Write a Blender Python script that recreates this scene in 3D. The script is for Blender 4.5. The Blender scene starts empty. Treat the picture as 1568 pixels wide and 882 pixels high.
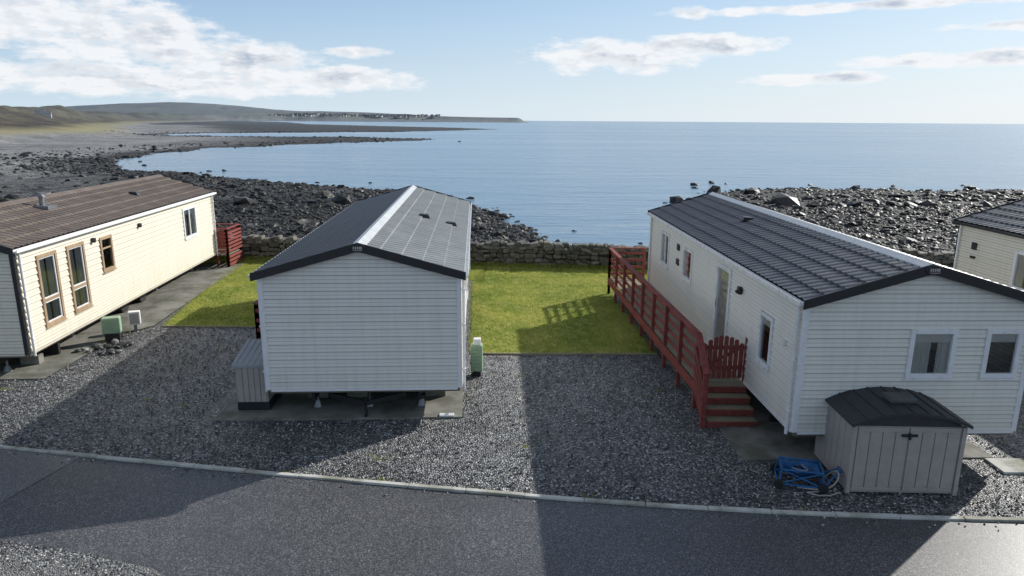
import bpy, math, random
import numpy as np
from mathutils import Matrix, Vector, noise as mnoise
random.seed(7); rng=np.random.default_rng(7)
D=bpy.data; S=bpy.context.scene
COL=S.collection

# ------------------------------------------------------------ helpers
def link(o,parent=None):
    COL.objects.link(o)
    if parent is not None: o.parent=parent
    return o
def empty(name,loc=(0,0,0),yaw=0):
    o=D.objects.new(name,None); o.location=loc; o.rotation_euler=(0,0,yaw); o.empty_display_size=.3
    return link(o)
def mk(name,verts,faces,mat,parent=None,smooth=False,bevel=0,loc=None,rot=None):
    me=D.meshes.new(name); me.from_pydata([tuple(map(float,v)) for v in verts],[],faces); me.update()
    if mat: me.materials.append(mat)
    if smooth:
        me.polygons.foreach_set('use_smooth',[True]*len(me.polygons))
    o=D.objects.new(name,me)
    if loc is not None:o.location=loc
    if rot is not None:o.rotation_euler=rot
    link(o,parent)
    if bevel:
        b=o.modifiers.new('bev','BEVEL'); b.width=bevel; b.segments=2; b.limit_method='ANGLE'
    return o
def mknp(name,V,F,mat,parent=None,smooth=False,attrs=None):
    me=D.meshes.new(name); n=F.shape[1]
    me.vertices.add(len(V)); me.vertices.foreach_set('co',V.astype(np.float32).ravel())
    me.loops.add(F.size); me.loops.foreach_set('vertex_index',F.astype(np.int32).ravel())
    me.polygons.add(len(F)); me.polygons.foreach_set('loop_start',np.arange(0,F.size,n,dtype=np.int32))
    me.polygons.foreach_set('loop_total',np.full(len(F),n,dtype=np.int32))
    me.polygons.foreach_set('use_smooth',np.full(len(F),smooth))
    me.update(calc_edges=True)
    if attrs:
        for k,a in attrs.items():
            at=me.attributes.new(k,'FLOAT','POINT'); at.data.foreach_set('value',a.astype(np.float32).ravel())
    if mat: me.materials.append(mat)
    o=D.objects.new(name,me); return link(o,parent)
BF=[(0,3,2,1),(4,5,6,7),(0,1,5,4),(1,2,6,5),(2,3,7,6),(3,0,4,7)]
def boxv(x0,x1,y0,y1,z0,z1):
    return [(x0,y0,z0),(x1,y0,z0),(x1,y1,z0),(x0,y1,z0),(x0,y0,z1),(x1,y0,z1),(x1,y1,z1),(x0,y1,z1)]
class MB:
    def __init__(s): s.v=[]; s.f=[]
    def add(s,v,f):
        n=len(s.v); s.v+=list(v); s.f+=[tuple(i+n for i in q) for q in f]
    def box(s,*a): s.add(boxv(*a),BF)
    def obox(s,p0,p1,w,h):
        p0=Vector(p0);p1=Vector(p1);d=(p1-p0).normalized()
        side=d.cross(Vector((0,0,1)))
        if side.length<1e-4: side=Vector((1,0,0))
        side.normalize(); up=side.cross(d).normalized()
        vs=[]
        for c in (p0,p1):
            for a,b in((-1,-1),(1,-1),(1,1),(-1,1)):
                vs.append(tuple(c+side*a*w/2+up*b*h/2))
        s.add(vs,[(0,1,2,3),(7,6,5,4),(0,4,5,1),(1,5,6,2),(2,6,7,3),(3,7,4,0)])
    def cyl(s,p0,p1,r0,r1=None,n=12):
        r1=r0 if r1 is None else r1
        p0=Vector(p0);p1=Vector(p1);d=(p1-p0).normalized()
        a=d.orthogonal().normalized(); b=d.cross(a)
        vs=[];
        for c,r in((p0,r0),(p1,r1)):
            for i in range(n):
                t=2*math.pi*i/n; vs.append(tuple(c+a*math.cos(t)*r+b*math.sin(t)*r))
        fs=[(i,(i+1)%n,n+(i+1)%n,n+i) for i in range(n)]+[tuple(range(n))[::-1],tuple(range(n,2*n))]
        s.add(vs,fs)
    def prism(s,pts,y0,y1):
        n=len(pts)
        vs=[(x,y0,z) for x,z in pts]+[(x,y1,z) for x,z in pts]
        s.add(vs,[tuple(range(n)),tuple(range(n,2*n))[::-1]]+[(i,n+i,n+(i+1)%n,(i+1)%n) for i in range(n)])
    def make(s,name,mat,parent=None,bevel=0,smooth=False,loc=None,rot=None):
        return mk(name,s.v,s.f,mat,parent,smooth,bevel,loc,rot)

# ------------------------------------------------------------ materials
class NT:
    def __init__(s,tree): s.t=tree; s.n=tree.nodes; s.l=tree.links
    def node(s,typ,ins=None,**kw):
        nd=s.n.new('ShaderNode'+typ)
        for k,v in kw.items(): setattr(nd,k,v)
        if ins:
            for k,v in ins.items():
                if isinstance(v,bpy.types.NodeSocket): s.l.new(v,nd.inputs[k])
                else: nd.inputs[k].default_value=v
        return nd
    def math(s,op,a,b=0,c=0,clamp=False):
        return s.node('Math',{0:a,1:b,2:c},operation=op,use_clamp=clamp).outputs[0]
    def mr(s,v,a,b,c=0,d=1,smooth=False):
        return s.node('MapRange',{'Value':v,'From Min':a,'From Max':b,'To Min':c,'To Max':d},interpolation_type='SMOOTHSTEP' if smooth else 'LINEAR').outputs[0]
    def mix(s,f,a,b,bt='MIX'):
        def c4(c): return tuple(c)+(1,) if isinstance(c,(tuple,list)) and len(c)==3 else c
        nd=s.node('Mix',data_type='RGBA',blend_type=bt)
        for i,v in((0,f),(6,c4(a)),(7,c4(b))):
            if isinstance(v,bpy.types.NodeSocket): s.l.new(v,nd.inputs[i])
            else: nd.inputs[i].default_value=v
        return nd.outputs[2]
    def noise(s,vec,scale,detail=4,rough=.55,out=0):
        return s.node('TexNoise',{'Vector':vec,'Scale':scale,'Detail':detail,'Roughness':rough}).outputs[out]
    def vor(s,vec,scale,feature='F1',out='Distance'):
        return s.node('TexVoronoi',{'Vector':vec,'Scale':scale},feature=feature).outputs[out]
    def vmul(s,vec,v):
        return s.node('VectorMath',{0:vec,1:v},operation='MULTIPLY').outputs[0]
    def bump(s,h,strength=.5,dist=.02,normal=None):
        i={'Height':h,'Strength':strength,'Distance':dist}
        if normal: i['Normal']=normal
        return s.node('Bump',i).outputs[0]
def newmat(name):
    m=D.materials.new(name); m.use_nodes=True
    t=NT(m.node_tree); b=t.n['Principled BSDF']
    t.pos=t.node('NewGeometry').outputs['Position']
    t.obj=t.node('TexCoord').outputs['Object']
    t.b=b
    return m,t
def setb(t,**kw):
    names={'color':'Base Color','rough':'Roughness','metal':'Metallic','normal':'Normal','spec':'Specular IOR Level','coat':'Coat Weight'}
    for k,v in kw.items():
        s=t.b.inputs[names[k]]
        if isinstance(v,bpy.types.NodeSocket): t.l.new(v,s)
        elif isinstance(v,(tuple,list)): s.default_value=tuple(v)+(1,)
        else: s.default_value=v
def simple(name,c,rough=.5,metal=0,var=.12,scale=6,bump=.0,spec=.5,fine=60):
    m,t=newmat(name)
    n=t.noise(t.obj,scale,3,.6); n2=t.noise(t.obj,fine,2,.6)
    f=t.mr(n,.3,.7,1-var,1+var); f2=t.mr(n2,.3,.7,1-var*.5,1+var*.5)
    f=t.math('MULTIPLY',f,f2)
    col=t.mix(1.0,c,t.node('CombineColor',{0:f,1:f,2:f}).outputs[0],'MULTIPLY')
    setb(t,color=col,rough=t.mr(n,.3,.7,max(rough-.08,0.02),rough+.08),metal=metal,spec=spec)
    if bump: setb(t,normal=t.bump(n2,bump,.01))
    return m
PITCH=.148
def clad_mat(name,c):
    m,t=newmat(name)
    st=t.noise(t.vmul(t.obj,(6,6,.5)),1.5,4,.6)
    n=t.noise(t.obj,1.3,3,.5); fine=t.noise(t.vmul(t.obj,(4,4,40)),4,2,.6)
    sep=t.node('SeparateXYZ',{0:t.obj}).outputs[2]
    low=t.mr(sep,.5,1.1,.35,0)
    d=t.math('ADD',t.mr(st,.45,.8,0,.25),t.math('MULTIPLY',low,st))
    d=t.math('ADD',d,t.mr(n,.5,.8,0,.12),clamp=True)
    col=t.mix(d,c,(c[0]*.55,c[1]*.56,c[2]*.5))
    fr=t.math('FRACT',t.math('DIVIDE',t.math('SUBTRACT',sep,.6),PITCH))
    lap=t.mr(fr,.80,.92,0,.75)
    lap2=t.mr(t.math('ABSOLUTE',t.math('SUBTRACT',fr,.42)),.03,.09,.38,0)
    col=t.mix(t.math('MAXIMUM',lap,lap2),col,(c[0]*.42,c[1]*.42,c[2]*.41))
    setb(t,color=col,rough=.42,spec=.4,normal=t.bump(fine,.12,.004))
    return m
def wood_mat(name,c1,c2,scale=3,axis=(1,1,1),rough=.7):
    m,t=newmat(name)
    v=t.vmul(t.obj,axis)
    n=t.noise(v,scale*4,4,.65); n2=t.noise(t.obj,1.7,3,.5)
    col=t.mix(t.mr(n,.3,.7,0,1),c1,c2)
    col=t.mix(t.mr(n2,.4,.75,0,.4),col,(c1[0]*.4,c1[1]*.4,c1[2]*.4))
    setb(t,color=col,rough=rough,normal=t.bump(n,.3,.006),spec=.3)
    return m

M_cladM=clad_mat('cladding_grey_white',(.82,.795,.74))
M_cladR=clad_mat('cladding_cream_white',(.83,.80,.725))
M_cladL=clad_mat('cladding_cream',(.80,.74,.615))
M_white=simple('upvc_white',(.82,.82,.82),.3,var=.05)
M_black=simple('trim_black',(.018,.019,.022),.4,var=.2)
M_dark=simple('underframe_dark',(.016,.016,.016),.7,var=.3)
M_galv=simple('galvanised_steel',(.22,.23,.24),.45,.7,var=.2)
M_brownwin=wood_mat('oak_window_foil',(.36,.25,.155),(.46,.34,.22),3)
M_red=wood_mat('red_stained_timber',(.20,.045,.038),(.32,.085,.068),3)
M_deck=wood_mat('weathered_decking',(.22,.20,.13),(.36,.33,.24),3,(8,1,1))
M_green=simple('gas_box_green',(.30,.43,.29),.5,var=.15)
M_shed=simple('shed_plastic_taupe',(.40,.36,.33),.5,var=.08,bump=.15)
M_lid=simple('shed_lid_charcoal',(.035,.037,.042),.55,var=.25,bump=.3)
M_rubber=simple('tyre_rubber',(.02,.02,.02),.8)
M_blue=simple('blue_plastic',(.012,.11,.28),.5,var=.3)
M_hose=simple('grey_hose',(.35,.33,.30),.5)
def curtain_mat():
    m,t=newmat('curtain_fabric'); t.b.inputs['Base Color'].default_value=(.82,.80,.76,1); t.b.inputs['Roughness'].default_value=.9
    tl=t.node('BsdfTranslucent',{'Color':(.8,.78,.74,1)}).outputs[0]
    mx=t.node('MixShader',{0:.25,1:t.b.outputs[0],2:tl}).outputs[0]; t.l.new(mx,t.n['Material Output'].inputs[0]); return m
M_curtain=curtain_mat()
M_floor=simple('interior_grey',(.16,.14,.12),.8)
M_silver=simple('logo_silver',(.5,.5,.5),.3,.8)

def roof_mat(name,c,rough,c2,spec=.5,metal=0):
    m,t=newmat(name)
    n=t.noise(t.obj,2.0,4,.6); n2=t.noise(t.obj,45,2,.7)
    col=t.mix(t.mr(n,.35,.7,0,.8),c,c2)
    col=t.mix(t.mr(n2,.55,.8,0,.3),col,(c2[0]*2,c2[1]*2,c2[2]*1.8))
    setb(t,color=col,rough=t.mr(n,.3,.7,rough-.06,rough+.08),spec=spec,metal=metal,normal=t.bump(n2,.25,.004))
    return m
M_roofD=roof_mat('roof_tile_charcoal',(.055,.060,.068),.36,(.095,.10,.105),.9,.0)
M_roofLit=roof_mat('roof_tile_charcoal_sunlit',(.25,.27,.265),.40,(.34,.355,.34),.8,.0)  # lighter copy of the charcoal tile for right slopes; sunlight painted into the colour
M_roofB=roof_mat('roof_tile_brown',(.13,.10,.085),.6,(.20,.17,.145),.3)
M_ridge=simple('ridge_cap',(.58,.59,.59),.4,.0,var=.1)

def glass_mat():
    m,t=newmat('window_glass')
    t.n.remove(t.b)
    tr=t.node('BsdfTransparent',{'Color':(.88,.90,.90,1)}).outputs[0]
    gl=t.node('BsdfGlossy',{'Color':(1,1,1,1),'Roughness':.02}).outputs[0]
    fr=t.node('Fresnel',{'IOR':1.5}).outputs[0]
    mx=t.node('MixShader',{0:t.math('ADD',fr,.05,clamp=True),1:tr,2:gl}).outputs[0]
    t.l.new(mx,t.n['Material Output'].inputs[0]); return m
M_glass=glass_mat()

def gravel_mat(name,dark,light,scale=34):
    m,t=newmat(name)
    v=t.pos
    warp=t.node('VectorMath',{0:v,1:t.vmul(t.noise(v,9,1,.5,1),(.03,.03,.03))},operation='ADD').outputs[0]
    vn=t.node('TexVoronoi',{'Vector':warp,'Scale':scale},feature='F1')
    cell=vn.outputs['Color']; dist=vn.outputs['Distance']
    sep=t.node('SeparateColor',{0:cell}).outputs
    cell2=t.vor(warp,scale*.42,out='Color'); sep2=t.node('SeparateColor',{0:cell2}).outputs
    big=t.noise(v,.55,4,.6); mid=t.noise(v,3.2,3,.6)
    f=t.math('POWER',sep[0],3.0)
    f=t.math('ADD',f,t.math('MULTIPLY',t.math('POWER',sep2[1],5.0),.25),clamp=True)
    f=t.math('MULTIPLY',f,t.mr(mid,.3,.7,.5,1.25))
    col=t.mix(f,dark,light)
    col=t.mix(t.mr(sep[1],.85,1,0,.35),col,(light[0]*.5,light[1]*.46,light[2]*.42))
    gap=t.mr(dist,.35,.75,0,.8)
    col=t.mix(gap,col,(dark[0]*.25,dark[1]*.25,dark[2]*.25))
    col=t.mix(t.mr(big,.42,.7,0,.5),col,(dark[0]*.6,dark[1]*.6,dark[2]*.6))
    wd=t.math('MULTIPLY',t.mr(t.noise(v,1.1,5,.7),.66,.74,0,1),t.mr(sep[2],.5,.8,0,.6))
    col=t.mix(wd,col,(.13,.14,.05))
    h=t.math('MULTIPLY',t.math('SUBTRACT',1,dist),t.math('ADD',sep[2],.4))
    setb(t,color=col,rough=.42,spec=.8,normal=t.bump(h,1.0,.04))
    return m
M_gravel=gravel_mat('slate_gravel',(.048,.050,.053),(.72,.72,.72),30)
M_verge=gravel_mat('verge_gravel',(.20,.195,.185),(.66,.65,.61),48)

def asphalt_mat(name,c,l):
    m,t=newmat(name); v=t.pos
    cell=t.node('SeparateColor',{0:t.vor(v,85,out='Color')}).outputs
    n=t.noise(v,.5,4,.6); st=t.noise(t.vmul(v,(.35,2.2,1)),1.0,3,.6)
    col=t.mix(t.math('POWER',cell[0],4.0),c,l)
    col=t.mix(t.mr(n,.4,.7,0,.4),col,(c[0]*.7,c[1]*.7,c[2]*.72))
    col=t.mix(t.mr(st,.45,.75,0,.3),col,(c[0]*1.6,c[1]*1.6,c[2]*1.55))
    setb(t,color=col,rough=.42,spec=.6,normal=t.bump(cell[1],.6,.008))
    return m
M_asph=asphalt_mat('asphalt',(.040,.041,.045),(.32,.32,.32))
M_asph2=asphalt_mat('asphalt_old',(.085,.086,.088),(.36,.36,.36))

def concrete_mat(name,c):
    m,t=newmat(name); v=t.pos
    n=t.noise(v,1.3,5,.65); f=t.noise(v,40,3,.6)
    col=t.mix(t.mr(n,.4,.6,0,.9),c,(c[0]*.42,c[1]*.42,c[2]*.34))
    col=t.mix(t.mr(f,.5,.8,0,.3),col,(c[0]*1.3,c[1]*1.3,c[2]*1.3))
    setb(t,color=col,rough=.85,normal=t.bump(f,.4,.006)); return m
M_conc=concrete_mat('concrete_slab',(.25,.245,.215))
M_kerb=concrete_mat('kerb_concrete',(.58,.57,.52))

def grass_mat(name):
    m,t=newmat(name); v=t.pos
    n=t.noise(v,.8,5,.6); n2=t.noise(v,4,4,.65); n3=t.noise(v,55,2,.7)
    col=t.mix(t.mr(n,.35,.65,0,1),(.22,.29,.05),(.44,.45,.11))
    col=t.mix(t.mr(n2,.48,.70,0,.75),col,(.60,.53,.22))
    col=t.mix(t.mr(n3,.3,.62,.5,0),col,(.10,.14,.03))
    setb(t,color=col,rough=.75,spec=.15,normal=t.bump(n3,.6,.03)); return m
M_grass=grass_mat('lawn_grass')
def blade_mat():
    m,t=newmat('grass_blades'); v=t.pos
    n=t.noise(v,.8,5,.6); n2=t.noise(v,4,4,.65)
    r=t.node('Attribute',attribute_name='rnd').outputs['Fac']
    col=t.mix(t.mr(n,.35,.65,0,1),(.29,.37,.07),(.56,.56,.14))
    col=t.mix(t.mr(n2,.48,.70,0,.75),col,(.70,.62,.27))
    col=t.mix(t.mr(r,0,1,0,.6),col,(.14,.20,.04))
    setb(t,color=col,rough=.6,spec=.2)
    tl=t.node('BsdfTranslucent',{'Color':col}).outputs[0]
    mx=t.node('MixShader',{0:.5,1:t.b.outputs[0],2:tl}).outputs[0]
    t.l.new(mx,t.n['Material Output'].inputs[0]); return m
M_blade=blade_mat()

def rock_mat(name,wallst=False):
    m,t=newmat(name); v=t.pos
    r=t.node('Attribute',attribute_name='rnd').outputs['Fac']
    z=t.node('SeparateXYZ',{0:v}).outputs[2]
    n=t.noise(v,4,3,.65)
    if wallst:
        n2=t.noise(v,18,3,.6)
        col=t.mix(r,(.065,.061,.053),(.22,.205,.175))
        col=t.mix(t.mr(n2,.5,.7,0,.5),col,(.25,.24,.17))
        col=t.mix(t.mr(n,.52,.72,0,.6),col,(.06,.065,.028))
        setb(t,color=col,rough=.7,spec=.3,normal=t.bump(n2,.6,.05))
    else:
        dry=t.mr(z,-1.0,-.4,0,1)
        lo=t.mix(dry,(.013,.013,.012),(.05,.05,.049)); hi=t.mix(dry,(.060,.057,.050),(.26,.255,.245))
        rr=t.math('POWER',r,2.4)
        col=t.mix(rr,lo,hi)
        col=t.mix(t.mr(n,.5,.75,0,.5),col,lo)
        setb(t,color=col,rough=.55,spec=.35)
    return m
M_rock=rock_mat('shore_rock'); M_stone=rock_mat('dry_stone',True)

def terrain_mat():
    m,t=newmat('coast_terrain'); v=t.pos
    veg=t.node('Attribute',attribute_name='veg').outputs['Fac']
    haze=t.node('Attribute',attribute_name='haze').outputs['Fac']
    dry=t.node('Attribute',attribute_name='dry').outputs['Fac']
    z=t.node('SeparateXYZ',{0:v}).outputs[2]
    vn_=t.node('TexVoronoi',{'Vector':v,'Scale':3.6},feature='F1')
    cell=t.node('SeparateColor',{0:vn_.outputs['Color']}).outputs
    dist=vn_.outputs['Distance']
    c2=t.node('SeparateColor',{0:t.vor(v,.45,out='Color')}).outputs
    nb=t.noise(v,.35,3,.6); nl=t.noise(v,.045,3,.6)
    wet=t.math('MULTIPLY',t.mr(z,-1.35,-.6,0,.6),1.0)
    wet=t.math('MAXIMUM',wet,t.math('MULTIPLY',dry,t.mr(nl,.35,.6,.6,1.0)))
    wet=t.math('ADD',wet,t.mr(nb,.35,.65,-.2,.2),clamp=True)
    f=t.math('POWER',cell[0],2.0)
    lo=t.mix(wet,(.014,.014,.013),(.22,.218,.21)); hi=t.mix(wet,(.06,.058,.053),(.60,.59,.57))
    col=t.mix(f,lo,hi)
    col=t.mix(t.mr(c2[0],.5,1,0,.3),col,lo)
    col=t.mix(t.mr(dist,.35,.8,0,.45),col,(.02,.02,.02))
    fields=t.node('SeparateColor',{0:t.vor(t.vmul(v,(.008,.0035,0)),1.0,out='Color')}).outputs
    edge=t.vor(t.vmul(v,(.008,.0035,0)),1.0,'DISTANCE_TO_EDGE')
    vn=t.noise(v,.03,5,.65); vn2=t.noise(v,.3,4,.6)
    g=t.mix(t.mr(vn,.45,.62,0,1),(.070,.050,.034),(.14,.125,.065))
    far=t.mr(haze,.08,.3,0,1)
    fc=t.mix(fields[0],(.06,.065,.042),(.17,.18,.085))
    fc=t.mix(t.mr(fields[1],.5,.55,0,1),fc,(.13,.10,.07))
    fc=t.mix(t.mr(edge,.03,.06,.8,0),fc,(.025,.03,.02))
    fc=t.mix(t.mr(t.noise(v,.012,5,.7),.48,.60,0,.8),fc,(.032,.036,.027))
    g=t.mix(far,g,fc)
    g=t.mix(t.mr(vn2,.46,.64,0,.75),g,(.028,.027,.02))
    sandy=t.mr(z,.2,2.2,1,0)
    g=t.mix(t.math('MULTIPLY',sandy,t.mr(far,0,1,.85,.15)),g,(.40,.36,.19))
    col=t.mix(veg,col,g)
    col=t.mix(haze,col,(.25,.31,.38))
    bh=t.math('MULTIPLY',t.math('SUBTRACT',1,dist),t.math('ADD',cell[1],.3))
    setb(t,color=col,rough=.8,spec=.25,normal=t.bump(bh,.8,.22)); return m
M_terr=terrain_mat()

def sea_mat():
    m,t=newmat('sea_water'); v=t.pos
    big=t.noise(t.vmul(v,(.004,.02,0)),1.0,3,.55)
    rp=t.noise(t.vmul(v,(.35,1.0,0)),1.1,4,.65)
    rp2=t.noise(t.vmul(v,(.05,.16,0)),1.0,4,.6)
    col=t.mix(t.mr(big,.35,.7,0,1),(.11,.205,.30),(.18,.285,.375))
    b1=t.bump(rp2,.5,.9); b2=t.bump(rp,.5,.15,b1)
    setb(t,color=col,rough=t.mr(big,.3,.7,.16,.26),normal=b2,spec=.5)
    t.b.inputs['IOR'].default_value=1.33
    return m
M_sea=sea_mat()

# ------------------------------------------------------------ terrain
coast=[(9000,-3000),(1000,-200),(200,60),(120,80),(80,87),(57,86),(48,83.5),(40,84.5),(28,83),(23,79),(16.5,69),(13,55),(10,43),(7,40),(3.8,41.9),(1.7,51),(-4.1,67.7),(-6.6,73.6),(-16,80),(-24,83.6),(-32,89.4),(-47.5,102.6),(-60,105.6),(-71.6,124),(-80,154),(-78.7,187),(-68,219),(-44,259),(-30,290),(-50,312),(-72.7,328),(-133,322),(-175,345),(-165,385),(-128,416),(-78,460),(-10,640),(-62,760),(-164,900),(-330,1148),(-585,1840),(-950,2500),(-850,2820),(-400,2900),(30,2950),(75,3020),(-100,5000),(-300,9500),(-9500,9500),(-9500,-9500),(9500,-9500)]
foot=[(-95,-400),(-105,40),(-135,150),(-158,220),(-176,300),(-285,520),(-420,800),(-560,1150),(-760,1800),(-1010,2500),(-900,2850),(-400,2915),(35,2958),(62,3030),(-120,5000),(-340,9500),(-9500,9500),(-9500,-400)]
def sdist(P,poly):
    n=len(poly); d=np.full(len(P),1e12); ins=np.zeros(len(P),bool)
    x,y=P[:,0],P[:,1]
    for i in range(n):
        ax,ay=poly[i];bx,by=poly[(i+1)%n]
        ex,ey=bx-ax,by-ay
        tt=np.clip(((x-ax)*ex+(y-ay)*ey)/(ex*ex+ey*ey),0,1)
        d=np.minimum(d,(x-ax-tt*ex)**2+(y-ay-tt*ey)**2)
        c=((ay>y)!=(by>y))
        with np.errstate(divide='ignore',invalid='ignore'):
            xi=(bx-ax)*(y-ay)/((by-ay) if by!=ay else 1e-9)+ax
        ins^=(c&(x<xi))
    return np.where(ins,1,-1)*np.sqrt(d)
def sm(a,b,x):
    t=np.clip((x-a)/(b-a),0,1); return t*t*(3-2*t)
def wallY(x): return 27.0-0.095*x
def fbm(P,sc,oc=4):
    out=np.empty(len(P))
    for i,(x,y) in enumerate(P): out[i]=mnoise.fractal(Vector((x*sc,y*sc,3.3)),1.0,2.0,oc)
    return out
SEA=-2.2
def height(P):
    r=np.hypot(P[:,0],P[:,1])
    d=sdist(P,coast)
    wob=fbm(P,.06,4)*np.clip(r/90,.5,3)+fbm(P,.35,3)*.8
    d=d+wob*2.0-.5
    g0=sdist(P,foot); g=g0+fbm(P,.02,4)*14
    spit=sm(130,200,r)
    h=np.where(d>0, SEA+ .03+ (1.75-1.15*spit)*(1-np.exp(-np.maximum(d,0)/(28+20*spit))), SEA+np.maximum(d*.12,-4))
    h=h+fbm(P,.5,3)*.10*(r<250)
    veg=sm(-6,10,g)
    far=sm(1800,2600,r)
    h=h+(1.2+.8*spit)*sm(-14,6,g)+ (12+5*fbm(P,.004,4)+4*fbm(P,.03,3))*sm(8,75,g)*(1-far)+17*far*sm(0,45,g)+18*sm(60,900,g)
    hump=np.exp(-((P[:,0]+2200)/520)**2-((P[:,1]-4700)/900)**2)*58+np.exp(-((P[:,0]+1500)/900)**2-((P[:,1]-4600)/800)**2)*16
    h=h+hump*(g>0)+ fbm(P,.0015,5)*13*sm(300,1500,g)+fbm(P,.012,4)*5*sm(40,200,g)*(r<2200)
    site=sm(0,1,(P[:,1]-(wallY(P[:,0])-.3))/5.0)
    site=np.maximum(site, sm(45,80,np.abs(P[:,0])))
    h=np.where(P[:,1]<wallY(P[:,0])+6, (-.08)*(1-site)+h*site, h)
    h=np.where((np.abs(P[:,0])<60)&(P[:,1]<wallY(P[:,0])-.3),-.08,h)
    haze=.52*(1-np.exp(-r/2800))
    height.dry=sm(-85,-40,g)*sm(3,12,d)*(r<900)
    return h,veg*np.clip((h+1.6)/1.0,0,1),haze,d
ang=np.concatenate([np.linspace(-180,-52,40,endpoint=False),np.linspace(-52,52,620,endpoint=False),np.linspace(52,180,40,endpoint=False)])
ang=np.radians(ang)
rad=np.concatenate([[1.0,8,16,22],np.arange(24,50,.55),50*np.exp(np.linspace(0,math.log(9000/50),190))])
A,R=np.meshgrid(ang,rad,indexing='ij')
P=np.stack([np.sin(A).ravel()*R.ravel(),np.cos(A).ravel()*R.ravel()],1)
h,veg,haze,dd=height(P)
V=np.column_stack([P,h])
na,nr=len(ang),len(rad)
idx=np.arange(na*nr).reshape(na,nr)
i2=np.roll(idx,-1,axis=0)
F=np.stack([idx[:,:-1],idx[:,1:],i2[:,1:],i2[:,:-1]],-1).reshape(-1,4)
F=F[:,::-1]
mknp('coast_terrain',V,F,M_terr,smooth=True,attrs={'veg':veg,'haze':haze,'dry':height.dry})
mk('sea',[(-45000,-45000,SEA),(45000,-45000,SEA),(45000,45000,SEA),(-45000,45000,SEA)],[(0,1,2,3)],M_sea)

# ------------------------------------------------------------ scattered rocks
def ico(sub):
    import bmesh
    bm=bmesh.new(); bmesh.ops.create_icosphere(bm,subdivisions=sub,radius=1)
    v=np.array([x.co[:] for x in bm.verts]); f=np.array([[q.index for q in x.verts] for x in bm.faces]); bm.free()
    return v,f
def rotz_tilt(n,tilt=.5):
    a=rng.uniform(0,2*np.pi,n); b=rng.normal(0,tilt,n); c=rng.normal(0,tilt,n)
    ca,sa,cb,sb,cc,sc=np.cos(a),np.sin(a),np.cos(b),np.sin(b),np.cos(c),np.sin(c)
    z=np.zeros(n);o=np.ones(n)
    Rz=np.stack([ca,-sa,z,sa,ca,z,z,z,o],1).reshape(n,3,3)
    Ry=np.stack([cb,z,sb,z,o,z,-sb,z,cb],1).reshape(n,3,3)
    Rx=np.stack([o,z,z,z,cc,-sc,z,sc,cc],1).reshape(n,3,3)
    return Rz@Ry@Rx
def scatter(tv,tf,loc,scl,rot,jit):
    n=len(loc); m=len(tv)
    v=tv[None]*(1+rng.normal(0,jit,(n,m,1)))
    v=v*scl[:,None,:]
    v=np.einsum('nij,nmj->nmi',rot,v)+loc[:,None,:]
    f=tf[None]+(np.arange(n)*m)[:,None,None]
    return v.reshape(-1,3),f.reshape(-1,tf.shape[1]),m
v1,f1=ico(1); v2,f2=ico(2)
def rocks(n,xr,yr,size,tv,tf,keep,jit=.13,sig=.45,top=3.5):
    Q=np.column_stack([rng.uniform(*xr,n),rng.uniform(*yr,n)])
    hh,vg,hz,dq=height(Q)
    k=keep(Q,hh,dq)&(Q[:,1]>wallY(Q[:,0])+.8)
    Q=Q[k];hh=hh[k]; n=len(Q)
    s=size*np.exp(rng.normal(0,sig,n)); s=np.clip(s,size*.35,size*top)
    sc=np.column_stack([s*rng.uniform(.8,1.4,n),s*rng.uniform(.7,1.1,n),s*rng.uniform(.35,.6,n)])
    loc=np.column_stack([Q,hh+sc[:,2]*rng.uniform(-.1,.35,n)])
    v,f,m=scatter(tv,tf,loc,sc,rotz_tilt(n,.25),jit)
    return v,f,np.repeat(rng.random(n),m)
vis=lambda Q:(np.abs(Q[:,0])<Q[:,1]*.82+6)
parts=[]
thin=lambda Q,d:(Q[:,0]>-38)|(d<12)|(rng.random(len(Q))<.06)
parts.append(rocks(36000,(-34,40),(27,60),.095,v1,f1,lambda Q,h,d:vis(Q)&(d>-1.0)&thin(Q,d)))
parts.append(rocks(2000,(-34,60),(28,70),.20,v2,f2,lambda Q,h,d:vis(Q)&(d>-2)&(d<60),sig=.5))
parts.append(rocks(32000,(-95,80),(50,135),.14,v1,f1,lambda Q,h,d:vis(Q)&(d>-1.2)&((d<22)|(rng.random(len(Q))<.35))&thin(Q,d)))
parts.append(rocks(1900,(-110,80),(55,150),.32,v1,f1,lambda Q,h,d:vis(Q)&(d>-2)&(d<50)&((Q[:,0]>-50)|(rng.random(len(Q))<.5)),sig=.55))
parts.append(rocks(8000,(-190,0),(120,480),.26,v1,f1,lambda Q,h,d:vis(Q)&(d>-1.5)&(d<26)&(h<0)))
parts.append(rocks(9000,(-95,75),(40,110),.20,v1,f1,lambda Q,h,d:vis(Q)&(d>-4)&(d<0)&(rng.random(len(Q))<.13),sig=.55))
ib=[(23,88,.55),(26,91,.45),(27.5,90,.3),(22,84,.35),(38,89,.35),(48,88,.4),(58,90,.35),(4.5,50,.16),(-18,88,.3),(-44,107,.4),(-62,118,.45),(-68,128,.5),(-20,262,.6)]
Q=np.array([(x,y,SEA+s*.05) for x,y,s in ib]); s=np.array([q[2] for q in ib])
v,f,m=scatter(v2,f2,Q,np.column_stack([s*1.2,s*.7,s*.45]),rotz_tilt(len(ib),.2),.13); parts.append((v,f,np.repeat(rng.random(len(ib))*.5,m)))
VV=[];FF=[];RR=[];o=0
for v,f,r in parts:
    VV.append(v);FF.append(f+o);RR.append(r);o+=len(v)
mknp('shore_rocks',np.concatenate(VV),np.concatenate(FF),M_rock,smooth=False,attrs={'rnd':np.concatenate(RR)})

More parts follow.
